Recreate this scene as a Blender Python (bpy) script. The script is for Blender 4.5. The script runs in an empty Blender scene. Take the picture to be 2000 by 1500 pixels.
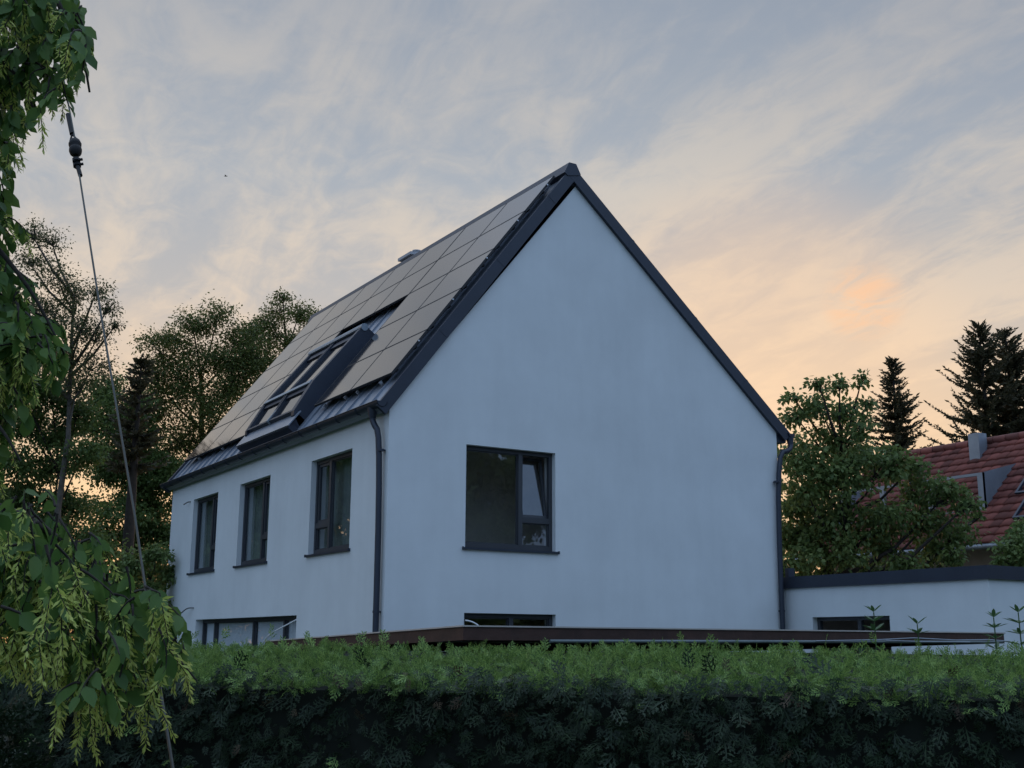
import bpy, math, random
import numpy as np
from mathutils import Vector, Matrix
S = bpy.context.scene
COL = S.collection
rng = np.random.default_rng(7)
random.seed(7)

# ------------------------------------------------------------------ camera
FPX, YAW, PIT, ROL = 2324.25, .548, .214, .005          # focal length in pixels of a 2000 px wide frame
CAM = np.array([-7.869, -16.557, 2.123])
FW = np.array([math.sin(YAW)*math.cos(PIT), math.cos(YAW)*math.cos(PIT), math.sin(PIT)])
_r = np.array([math.cos(YAW), -math.sin(YAW), 0.0]); _u = np.cross(_r, FW)
RT = math.cos(ROL)*_r + math.sin(ROL)*_u
UP = -math.sin(ROL)*_r + math.cos(ROL)*_u
cd = bpy.data.cameras.new('camera'); cam = bpy.data.objects.new('camera', cd); COL.objects.link(cam)
cd.sensor_width = 36; cd.lens = FPX*36/2000; cd.clip_start = .05; cd.clip_end = 3000
cam.matrix_world = Matrix(((RT[0], UP[0], -FW[0], CAM[0]), (RT[1], UP[1], -FW[1], CAM[1]), (RT[2], UP[2], -FW[2], CAM[2]), (0, 0, 0, 1)))
S.camera = cam
FH = np.array([math.sin(YAW), math.cos(YAW), 0.0])      # horizontal forward

def at(px, py, d):                                       # a point seen at (px,py) at distance d along the view
    return CAM + d*(FW + (px-1000)/FPX*RT - (py-750)/FPX*UP)

# ------------------------------------------------------------------ sky, sun, exposure
SUN_AZ, SUN_EL = YAW - .17, math.radians(1.5)
sund = np.array([math.sin(SUN_AZ), math.cos(SUN_AZ), 0.0])
wd = bpy.data.worlds.new('World'); S.world = wd; wd.use_nodes = True
def build_world():
    nt = wd.node_tree; nt.nodes.clear(); N = nt.nodes.new; L = nt.links.new
    def val(x): n = N('ShaderNodeValue'); n.outputs[0].default_value = x; return n.outputs[0]
    def mth(op, a, b=None, clamp=False):
        n = N('ShaderNodeMath'); n.operation = op; n.use_clamp = clamp
        for i, v in enumerate((a, b)):
            if v is None: continue
            if isinstance(v, (int, float)): n.inputs[i].default_value = v
            else: L(v, n.inputs[i])
        return n.outputs[0]
    def sstep(x, a, b):
        n = N('ShaderNodeMapRange'); n.interpolation_type = 'SMOOTHSTEP'
        L(x, n.inputs[0]); n.inputs[1].default_value = a; n.inputs[2].default_value = b
        return n.outputs[0]
    def ramp(x, stops):
        n = N('ShaderNodeValToRGB'); L(x, n.inputs[0]); e = n.color_ramp.elements
        while len(e) < len(stops): e.new(.5)
        for el, (p, c) in zip(e, stops): el.position = p; el.color = (*c, 1)
        return n.outputs[0]
    def mix(f, a, b):
        n = N('ShaderNodeMix'); n.data_type = 'RGBA'
        if isinstance(f, (int, float)): n.inputs[0].default_value = f
        else: L(f, n.inputs[0])
        L(a, n.inputs[6]); L(b, n.inputs[7]); return n.outputs[2]
    tc = N('ShaderNodeTexCoord'); sp = N('ShaderNodeSeparateXYZ'); L(tc.outputs['Generated'], sp.inputs[0])
    x, y, z = sp.outputs
    zc = mth('MAXIMUM', z, 0.0)
    # toward the sunset (1) or away from it (0)
    az = mth('ADD', mth('MULTIPLY', x, float(sund[0])), mth('MULTIPLY', y, float(sund[1])))
    front = sstep(az, -.35, .75)
    lat = mth('ADD', mth('MULTIPLY', x, float(_r[0])), mth('MULTIPLY', y, float(_r[1])))   # + to the right of the sunset
    # a flat cloud deck: project the direction on it, streaks run along one heading
    iv = mth('DIVIDE', 1.0, mth('ADD', zc, .10))
    px, py = mth('MULTIPLY', x, iv), mth('MULTIPLY', y, iv)
    sa, ca = math.sin(.16), math.cos(.16)
    along = mth('ADD', mth('MULTIPLY', px, sa), mth('MULTIPLY', py, ca))
    across = mth('SUBTRACT', mth('MULTIPLY', px, ca), mth('MULTIPLY', py, sa))
    def noise(sa_, sc_, scale, det, rough, dist, off):
        c = N('ShaderNodeCombineXYZ'); L(mth('ADD', mth('MULTIPLY', along, sa_), off), c.inputs[0]); L(mth('MULTIPLY', across, sc_), c.inputs[1]); c.inputs[2].default_value = off
        n = N('ShaderNodeTexNoise'); L(c.outputs[0], n.inputs['Vector']); n.inputs['Scale'].default_value = scale
        n.inputs['Detail'].default_value = det; n.inputs['Roughness'].default_value = rough; n.inputs['Distortion'].default_value = dist
        return n.outputs[0]
    streak = noise(.60, 1.7, 2.2, 8, .58, .6, 3.3)
    broad = noise(.5, 1.0, 1.1, 3, .5, .4, 9.1)
    fine = noise(1.0, 1.5, 8.0, 6, .62, .9, 5.7)
    mixn = mth('ADD', mth('ADD', mth('MULTIPLY', streak, .48), mth('MULTIPLY', broad, .34)), mth('MULTIPLY', fine, .18))
    cover = sstep(mixn, .415, .575)
    # clear air: Nishita sky, dusk sun, over a measured gradient
    sky = N('ShaderNodeTexSky'); sky.sky_type = 'NISHITA'; sky.sun_disc = False
    sky.sun_elevation = SUN_EL; sky.sun_rotation = SUN_AZ; sky.air_density = 1.0; sky.dust_density = 1.5; sky.ozone_density = 2.0
    gapF = ramp(zc, [(0, (0.670, 0.353, 0.158)), (.12, (0.614, 0.428, 0.260)), (.20, (0.521, 0.409, 0.307)), (.28, (0.344, 0.335, 0.330)), (.37, (0.274, 0.302, 0.339)), (.50, (0.209, 0.242, 0.293)), (.75, (0.380, 0.510, 0.740)), (1, (0.440, 0.600, 0.850))])
    cldF = ramp(zc, [(0, (0.707, 0.372, 0.158)), (.12, (0.688, 0.474, 0.279)), (.20, (0.632, 0.474, 0.330)), (.28, (0.512, 0.432, 0.353)), (.37, (0.419, 0.391, 0.358)), (.50, (0.284, 0.293, 0.312)), (.75, (0.500, 0.580, 0.740)), (1, (0.500, 0.640, 0.850))])
    gapB = ramp(zc, [(0, (.12, .17, .28)), (.3, (.21, .34, .56)), (.6, (.36, .54, .84)), (1, (.44, .60, .85))])
    cldB = ramp(zc, [(0, (.16, .21, .30)), (.3, (.27, .39, .58)), (.6, (.42, .57, .82)), (1, (.50, .64, .85))])
    gap, cld = mix(front, gapB, gapF), mix(front, cldB, cldF)
    col = mix(cover, gap, cld)
    # duller on the far right, brighter toward the left
    dull = sstep(lat, .05, .55)
    dk = N('ShaderNodeMix'); dk.data_type = 'RGBA'; dk.blend_type = 'MULTIPLY'
    L(mth('MULTIPLY', dull, sstep(zc, .15, .40)), dk.inputs[0]); L(col, dk.inputs[6]); dk.inputs[7].default_value = (.90, .90, .92, 1)
    col = dk.outputs[2]
    # one small cloud still catching the last orange light
    d0 = at(1688, 590, 1)-CAM; d0 = d0/np.linalg.norm(d0)
    dt = N('ShaderNodeVectorMath'); dt.operation = 'DOT_PRODUCT'; L(tc.outputs['Generated'], dt.inputs[0]); dt.inputs[1].default_value = tuple(d0)
    spot = mth('MULTIPLY', sstep(dt.outputs['Value'], .9993, .99998), sstep(fine, .34, .66))
    og = N('ShaderNodeRGB'); og.outputs[0].default_value = (.72, .40, .215, 1)
    wd0 = at(1480, 760, 1)-CAM; wd0 = wd0/np.linalg.norm(wd0)
    d2 = N('ShaderNodeVectorMath'); d2.operation = 'DOT_PRODUCT'; L(tc.outputs['Generated'], d2.inputs[0]); d2.inputs[1].default_value = tuple(wd0)
    gl = N('ShaderNodeRGB'); gl.outputs[0].default_value = (.72, .48, .29, 1)
    col = mix(mth('MULTIPLY', sstep(d2.outputs['Value'], .980, 1.0), .45), col, gl.outputs[0])
    col = mix(mth('MULTIPLY', spot, .6), col, og.outputs[0])
    sc = N('ShaderNodeVectorMath'); sc.operation = 'SCALE'; L(col, sc.inputs[0]); sc.inputs['Scale'].default_value = 9.75
    out = mix(.06, sc.outputs[0], sky.outputs[0])
    bg = N('ShaderNodeBackground'); L(out, bg.inputs[0]); bg.inputs[1].default_value = .1
    o = N('ShaderNodeOutputWorld'); L(bg.outputs[0], o.inputs[0])
build_world()
sl = bpy.data.lights.new('sun', 'SUN'); so = bpy.data.objects.new('sun', sl); COL.objects.link(so)
sl.energy = .35; sl.angle = math.radians(.5); sl.color = (1, .62, .34)
so.rotation_euler = Vector((sund[0]*math.cos(SUN_EL), sund[1]*math.cos(SUN_EL), math.sin(SUN_EL))).to_track_quat('Z', 'Y').to_euler()
so.location = (0, 0, 60)
S.view_settings.view_transform = 'Standard'; S.view_settings.look = 'None'; S.view_settings.gamma = 1; S.view_settings.exposure = .66
S.cycles.max_bounces = 7; S.cycles.diffuse_bounces = 3; S.cycles.transparent_max_bounces = 12
S.cycles.use_denoising = True

# ------------------------------------------------------------------ materials
def mat(name, col, rough=.7, metal=0, var=.0, vscale=3.0, bump=0, bscale=40, ior=None, spec=None):
    m = bpy.data.materials.new(name); m.use_nodes = True; nt = m.node_tree; b = nt.nodes['Principled BSDF']
    b.inputs['Base Color'].default_value = (*col, 1); b.inputs['Roughness'].default_value = rough; b.inputs['Metallic'].default_value = metal
    if ior: b.inputs['IOR'].default_value = ior
    if spec is not None: b.inputs['Specular IOR Level'].default_value = spec
    tc = nt.nodes.new('ShaderNodeTexCoord')
    if var:
        n = nt.nodes.new('ShaderNodeTexNoise'); n.inputs['Scale'].default_value = vscale; n.inputs['Detail'].default_value = 6; n.inputs['Roughness'].default_value = .6
        nt.links.new(tc.outputs['Object'], n.inputs['Vector'])
        r = nt.nodes.new('ShaderNodeValToRGB'); r.color_ramp.elements[0].position = .3; r.color_ramp.elements[1].position = .7
        r.color_ramp.elements[0].color = (*[c*(1-var) for c in col], 1); r.color_ramp.elements[1].color = (*[min(1, c*(1+var)) for c in col], 1)
        nt.links.new(n.outputs[0], r.inputs[0]); nt.links.new(r.outputs[0], b.inputs['Base Color'])
    if bump:
        n = nt.nodes.new('ShaderNodeTexNoise'); n.inputs['Scale'].default_value = bscale; n.inputs['Detail'].default_value = 4
        nt.links.new(tc.outputs['Object'], n.inputs['Vector'])
        bp = nt.nodes.new('ShaderNodeBump'); bp.inputs['Strength'].default_value = bump; bp.inputs['Distance'].default_value = .01
        nt.links.new(n.outputs[0], bp.inputs['Height']); nt.links.new(bp.outputs[0], b.inputs['Normal'])
    return m

def leafmat(name, c0, c1, trans=.35, rough=.5, sat=1.0):
    m = bpy.data.materials.new(name); m.use_nodes = True; nt = m.node_tree; nt.nodes.clear(); N = nt.nodes.new; L = nt.links.new
    g = N('ShaderNodeNewGeometry'); r = N('ShaderNodeValToRGB'); L(g.outputs['Random Per Island'], r.inputs[0])
    r.color_ramp.elements[0].color = (*c0, 1); r.color_ramp.elements[1].color = (*c1, 1)
    b = N('ShaderNodeBsdfPrincipled'); b.inputs['Roughness'].default_value = rough; b.inputs['Specular IOR Level'].default_value = .3
    t = N('ShaderNodeBsdfTranslucent'); mx = N('ShaderNodeMixShader'); mx.inputs[0].default_value = trans
    L(r.outputs[0], b.inputs['Base Color']); L(r.outputs[0], t.inputs['Color']); L(b.outputs[0], mx.inputs[1]); L(t.outputs[0], mx.inputs[2])
    o = N('ShaderNodeOutputMaterial'); L(mx.outputs[0], o.inputs[0]); return m

def glassmat(name, tint=(.84, .88, .88), ior=1.55, refl=.10, seethrough=1.0):
    m = bpy.data.materials.new(name); m.use_nodes = True; nt = m.node_tree; nt.nodes.clear(); N = nt.nodes.new; L = nt.links.new
    f = N('ShaderNodeLayerWeight'); f.inputs[0].default_value = .5; f0 = ((ior-1)/(ior+1))**2+refl      # the same from both sides
    p5 = N('ShaderNodeMath'); p5.operation = 'POWER'; L(f.outputs['Facing'], p5.inputs[0]); p5.inputs[1].default_value = 4.5
    a = N('ShaderNodeMath'); a.operation = 'MULTIPLY_ADD'; L(p5.outputs[0], a.inputs[0]); a.inputs[1].default_value = 1-f0; a.inputs[2].default_value = f0; a.use_clamp = True
    t = N('ShaderNodeBsdfTransparent'); t.inputs[0].default_value = (*[c*seethrough for c in tint], 1)
    g = N('ShaderNodeBsdfGlossy'); g.inputs['Roughness'].default_value = .01; g.inputs['Color'].default_value = (.86, .9, .95, 1)
    mx = N('ShaderNodeMixShader'); L(a.outputs[0], mx.inputs[0]); L(t.outputs[0], mx.inputs[1]); L(g.outputs[0], mx.inputs[2])
    o = N('ShaderNodeOutputMaterial'); L(mx.outputs[0], o.inputs[0]); return m

M = dict(
    plaster=mat('white_plaster', (.655, .68, .69), .9, var=.06, vscale=.8, bump=.25, bscale=160),
    metal=mat('anthracite_metal', (.024, .031, .048), .45, .15, var=.12, vscale=2.5),
    roofm=mat('standing_seam_metal', (.27, .30, .35), .36, .45, var=.10, vscale=1.5),
    frame=mat('window_frame_grey', (.036, .040, .048), .5, var=.05),
    panel=mat('solar_glass', (.012, .012, .014), .07, ior=3.3, bump=.012, bscale=2.0),
    pframe=mat('panel_frame', (.012, .012, .014), .5),
    clamp=mat('aluminium_clamp', (.55, .56, .58), .35, .9),
    glass=glassmat('window_glass'), clear=glassmat('clear_glass', (.92, .95, .95), 1.35, .02),
    roomw=mat('room_wall', (.66, .61, .56), .9, var=.1),
    blind=mat('pale_blind', (.60, .63, .68), .8, var=.06, vscale=4),
    curtain=mat('grey_curtain', (.20, .225, .215), .9, var=.1, vscale=3),
    cable=mat('black_cable', (.02, .02, .022), .5), wcable=mat('white_cable', (.75, .75, .76), .5),
    chim=mat('chimney_plaster', (.28, .27, .27), .9, var=.1, bump=.2), cap=mat('concrete_cap', (.42, .42, .44), .8, var=.1),
    wood=mat('brown_board', (.045, .020, .014), .65, var=.35, vscale=5, bump=.3, bscale=25),
    flash=mat('pale_flashing', (.50, .46, .42), .5, .2, var=.12, vscale=4),
    pgut=mat('green_grey_gutter', (.13, .16, .165), .5, .2, var=.2),
    tin=mat('zinc', (.25, .29, .33), .45, .5, var=.12),
    bark=mat('bark', (.035, .028, .022), .95, var=.35, vscale=9, bump=.7, bscale=30),
    birchbark=mat('pale_bark', (.10, .085, .07), .9, var=.4, vscale=8),
    steel=mat('galvanised_wire', (.05, .056, .05), .55, .4, var=.2, vscale=20), black=mat('black_porcelain', (.010, .010, .011), .6, spec=.25),
    rwall=mat('rendered_wall', (.30, .27, .23), .9, var=.1), grass=mat('grass_ground', (.035, .055, .018), .95, var=.4, vscale=.8, bump=.8, bscale=12),
    hedge=leafmat('thuja_shaded_leaf', (.012, .024, .012), (.034, .060, .026), .15), dry=leafmat('dry_thuja_twig', (.05, .035, .02), (.12, .085, .05), .1),  # hedge leaf colour is darkened to paint in the shade on the front
    hedgenew_lit=leafmat('thuja_lit_new_growth', (.07, .155, .045), (.34, .48, .13), .3),  # paler young shoots, brightened further to paint in light on the top
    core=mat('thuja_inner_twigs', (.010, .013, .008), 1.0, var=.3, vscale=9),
    hornleaf=leafmat('hornbeam_leaf', (.065, .14, .034), (.15, .25, .06), .45, .45),
    catkin=leafmat('hornbeam_seed_bract', (.44, .54, .11), (.68, .72, .22), .48, .6),
    leafA=leafmat('ash_leaf', (.065, .092, .024), (.15, .175, .048), .5),
    leafB=leafmat('birch_leaf', (.065, .08, .03), (.13, .14, .055), .45),
    leafC=leafmat('bush_leaf', (.065, .11, .03), (.15, .21, .06), .48),
    leafM=leafmat('maple_leaf', (.085, .135, .040), (.19, .25, .078), .42),
    leafL=leafmat('laurel_leaf', (.05, .11, .04), (.08, .16, .06), .3, .35),
    needle=leafmat('spruce_needle', (.04, .042, .02), (.095, .08, .04), .3, .6),
)
def tilemat():
    m = mat('red_clay_tile', (.165, .048, .036), .8, var=.3, vscale=2.2, bump=.3, bscale=30); nt = m.node_tree; b = nt.nodes['Principled BSDF']
    g = nt.nodes.new('ShaderNodeNewGeometry'); hs = nt.nodes.new('ShaderNodeHueSaturation')
    mr = nt.nodes.new('ShaderNodeMapRange'); mr.inputs[3].default_value = .65; mr.inputs[4].default_value = 1.3
    nt.links.new(g.outputs['Random Per Island'], mr.inputs[0]); nt.links.new(mr.outputs[0], hs.inputs['Value'])
    src = b.inputs['Base Color'].links[0].from_socket; nt.links.new(src, hs.inputs['Color']); nt.links.new(hs.outputs[0], b.inputs['Base Color'])
    return m
M['tile'] = tilemat()
def plaster_marks(m):
    nt = m.node_tree; b = nt.nodes['Principled BSDF']; src = b.inputs['Base Color'].links[0].from_socket
    tc = nt.nodes.new('ShaderNodeTexCoord'); mp = nt.nodes.new('ShaderNodeMapping'); mp.inputs['Scale'].default_value = (3, 3, .5); nt.links.new(tc.outputs['Object'], mp.inputs[0])
    n = nt.nodes.new('ShaderNodeTexNoise'); n.inputs['Scale'].default_value = 1.3; n.inputs['Detail'].default_value = 5; nt.links.new(mp.outputs[0], n.inputs['Vector'])
    g = nt.nodes.new('ShaderNodeTexNoise'); g.inputs['Scale'].default_value = 70; g.inputs['Detail'].default_value = 2; nt.links.new(tc.outputs['Object'], g.inputs['Vector'])
    ad = nt.nodes.new('ShaderNodeMath'); ad.operation = 'MULTIPLY_ADD'; nt.links.new(g.outputs[0], ad.inputs[0]); ad.inputs[1].default_value = .35; nt.links.new(n.outputs[0], ad.inputs[2])
    mr = nt.nodes.new('ShaderNodeMapRange'); mr.inputs[1].default_value = .45; mr.inputs[2].default_value = .95; mr.inputs[3].default_value = .972; mr.inputs[4].default_value = 1.022; nt.links.new(ad.outputs[0], mr.inputs[0])
    hs = nt.nodes.new('ShaderNodeHueSaturation'); nt.links.new(src, hs.inputs['Color']); nt.links.new(mr.outputs[0], hs.inputs['Value']); nt.links.new(hs.outputs[0], b.inputs['Base Color'])
plaster_marks(M['plaster'])

# ------------------------------------------------------------------ mesh helpers
def link(o, parent=None):
    COL.objects.link(o)
    if parent is not None:
        o.parent = parent
        p, t = parent, Vector((0, 0, 0))
        while p is not None: t += p.location; p = p.parent
        o.matrix_parent_inverse = Matrix.Translation(-t)
    return o
def tag(o, label=None, cat=None, group=None, kind=None):
    if label: o['label'] = label
    if cat: o['category'] = cat
    if group: o['group'] = group
    if kind: o['kind'] = kind
    return o
def thing(name, loc, label, cat, group=None):
    o = bpy.data.objects.new(name, None); o.location = loc; o.empty_display_size = .2; COL.objects.link(o)
    return tag(o, label, cat, group)

class MB:
    def __init__(s): s.v = []; s.f = []; s.sm = []
    def add(s, vs, fs, smooth=False):
        n = len(s.v); s.v += [tuple(map(float, p)) for p in vs]; s.f += [tuple(i+n for i in f) for f in fs]; s.sm += [smooth]*len(fs); return s
    def quad(s, *p): return s.add(p, [tuple(range(len(p)))])
    def hexa(s, p): return s.add(p, [(0, 3, 2, 1), (4, 5, 6, 7), (0, 1, 5, 4), (1, 2, 6, 5), (2, 3, 7, 6), (3, 0, 4, 7)])
    def obox(s, P, a0, a1, b0, b1, c0, c1):
        return s.hexa([P(a0, b0, c0), P(a1, b0, c0), P(a1, b1, c0), P(a0, b1, c0), P(a0, b0, c1), P(a1, b0, c1), P(a1, b1, c1), P(a0, b1, c1)])
    def box(s, x0, x1, y0, y1, z0, z1): return s.obox(lambda a, b, c: (a, b, c), x0, x1, y0, y1, z0, z1)
    def tube(s, path, rad, n=8, cap=True):
        path = [np.array(p, float) for p in path]; R = rad if hasattr(rad, '__len__') else [rad]*len(path)
        vs = []; nrm = None
        for i, p in enumerate(path):
            t = path[min(i+1, len(path)-1)]-path[max(i-1, 0)]; t = t/(np.linalg.norm(t)+1e-12)
            if nrm is None:
                a = np.array([0, 0, 1.]) if abs(t[2]) < .9 else np.array([1., 0, 0]); nrm = np.cross(t, a)
            nrm = nrm-t*(nrm@t); nrm /= np.linalg.norm(nrm)+1e-12; bn = np.cross(t, nrm)
            for k in range(n):
                an = 2*math.pi*k/n; vs.append(p+R[i]*(math.cos(an)*nrm+math.sin(an)*bn))
        fs = [(i*n+k, i*n+(k+1) % n, (i+1)*n+(k+1) % n, (i+1)*n+k) for i in range(len(path)-1) for k in range(n)]
        s.add(vs, fs, True)
        if cap: s.add(vs[:n], [tuple(range(n))[::-1]]); s.add(vs[-n:], [tuple(range(n))])
        return s
    def extr(s, prof, A, B, closed=True, smooth=False, caps=True):    # sweep a list of 3D points from offset A to offset B
        n = len(prof); v = [np.array(p)+A for p in prof]+[np.array(p)+B for p in prof]; r = range(n if closed else n-1)
        s.add(v, [(i, (i+1) % n, n+(i+1) % n, n+i) for i in r], smooth)
        if caps and closed: s.add(v[:n], [tuple(range(n))[::-1]]); s.add(v[n:], [tuple(range(n))])
        return s
    def build(s, name, m, parent=None):
        me = bpy.data.meshes.new(name); me.from_pydata(s.v, [], s.f); me.validate(); me.materials.append(m)
        me.polygons.foreach_set('use_smooth', s.sm[:len(me.polygons)] if len(s.sm) >= len(me.polygons) else [False]*len(me.polygons))
        me.update(); return link(bpy.data.objects.new(name, me), parent)

def npmesh(name, V, F, m, parent=None, smooth=False):                  # V (n,3), F list of (k,nv) arrays
    F = F if isinstance(F, list) else [F]
    me = bpy.data.meshes.new(name); loops = np.concatenate([f.ravel() for f in F]).astype(np.int32)
    tot = np.concatenate([np.full(len(f), f.shape[1]) for f in F]).astype(np.int32); st = np.concatenate([[0], np.cumsum(tot)[:-1]]).astype(np.int32)
    me.vertices.add(len(V)); me.vertices.foreach_set('co', np.asarray(V, np.float32).ravel())
    me.loops.add(len(loops)); me.loops.foreach_set('vertex_index', loops)
    me.polygons.add(len(tot)); me.polygons.foreach_set('loop_start', st); me.polygons.foreach_set('loop_total', tot)
    if smooth: me.polygons.foreach_set('use_smooth', np.ones(len(tot), bool))
    me.update(calc_edges=True); me.materials.append(m)
    return link(bpy.data.objects.new(name, me), parent)
def unit(a): return a/(np.linalg.norm(a, axis=-1, keepdims=True)+1e-9)
def inst(TV, TF, pos, fwd, nrm, scale):                                # copies of a template: x along fwd, z along nrm
    fwd = unit(fwd); side = unit(np.cross(nrm, fwd)); nn = np.cross(fwd, side)
    R = np.stack([fwd, side, nn], 1)                                   # (M,3,3) rows
    V = np.einsum('nk,mkj->mnj', TV, R)*np.asarray(scale).reshape(-1, 1, 1)+pos[:, None, :]
    off = (np.arange(len(pos))*len(TV))[:, None, None]
    return V.reshape(-1, 3), (TF[None]+off).reshape(-1, TF.shape[1])
def rdir(n): return unit(rng.normal(size=(n, 3)))

# ------------------------------------------------------------------ ground
me = MB()
g0 = MB(); g0.quad((-900, -900, 0), (900, -900, 0), (900, 900, 0), (-900, 900, 0)); tag(g0.build('ground', M['grass']), kind='structure')

# ------------------------------------------------------------------ the white house
W, L, HE, HR, AX, HA = 8.177, 11.868, 5.718, 6.089, 3.573, 10.148
house = thing('white_house', (0, 0, 0), 'white rendered house with steep dark metal roof, solar panels and roof window', 'house')
def wallgrid(mb, P, a0, a1, b0, top, holes, depth, extra=()):
    br = sorted({a0, a1, *extra, *[h[0] for h in holes], *[h[1] for h in holes]})
    for l, r in zip(br[:-1], br[1:]):
        hs = sorted([h for h in holes if h[0] <= l+1e-6 and h[1] >= r-1e-6], key=lambda h: h[2]); b = b0
        for h in hs:
            mb.quad(P(l, b, 0), P(r, b, 0), P(r, h[2], 0), P(l, h[2], 0)); b = h[3]
        mb.quad(P(l, b, 0), P(r, b, 0), P(r, top(r), 0), P(l, top(l), 0))
    for x0, x1, z0, z1 in holes:
        mb.quad(P(x0, z0, 0), P(x0, z1, 0), P(x0, z1, -depth), P(x0, z0, -depth)); mb.quad(P(x1, z1, 0), P(x1, z0, 0), P(x1, z0, -depth), P(x1, z1, -depth))
        mb.quad(P(x0, z1, 0), P(x1, z1, 0), P(x1, z1, -depth), P(x0, z1, -depth)); mb.quad(P(x1, z0, 0), P(x0, z0, 0), P(x0, z0, -depth), P(x1, z0, -depth))
PG = lambda a, b, c: (a, -c, b)                  # gable wall (faces -y)
PS = lambda a, b, c: (-c, a, b)                  # long side wall (faces -x), a = y
def topg(a): return HE+(HA-HE)*a/AX if a <= AX else HA+(HR-HA)*(a-AX)/(W-AX)
ZT, ZS, ZL = 5.246, 3.596, 2.575
gh = [(1.381, 3.098, .55, ZL), (1.381, 3.098, ZS, ZT)]
sh = [(1.377, 3.135, ZS, ZT), (5.202, 6.952, ZS, ZT), (8.373, 10.119, ZS, ZT), (3.547, 9.438, .35, ZL)]
w = MB(); wallgrid(w, PG, 0, W, -.2, topg, gh, .34, (AX,)); wallgrid(w, PS, 0, L, -.2, lambda a: HE, sh, .34)
w.quad((W, 0, -.2), (W, L, -.2), (W, L, HR), (W, 0, HR))
w.add([(0, L, -.2), (W, L, -.2), (W, L, HR), (AX, L, HA), (0, L, HE)], [(0, 1, 2, 3, 4)])
w.build('wall', M['plaster'], house)
r = MB()                                          # rooms behind the windows
for z0, z1 in ((.25, 2.85), (3.0, 5.6)):
    r.box(.36, 7.8, .36, 11.5, z0, z1)
r.box(4.2, 4.3, .37, 11.4, 3.01, 5.59); r.box(.37, 4.19, 4.2, 4.3, 3.01, 5.59); r.box(.9, 4.19, 1.9, 2.0, 3.01, 5.59)
for v in (): pass
ro = r.build('interior', M['roomw'], house)
# cut the room shell open where the windows are: the shell's outer faces on those two sides are left out
bmv = ro.data; import bmesh
bm = bmesh.new(); bm.from_mesh(bmv)
kill = [f for f in bm.faces if (abs(f.calc_center_median().x-.36) < .002 and abs(f.normal.x) > .9) or (abs(f.calc_center_median().y-.36) < .002 and abs(f.normal.y) > .9)]
bmesh.ops.delete(bm, geom=kill, context='FACES'); bm.to_mesh(bmv); bm.free()

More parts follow.
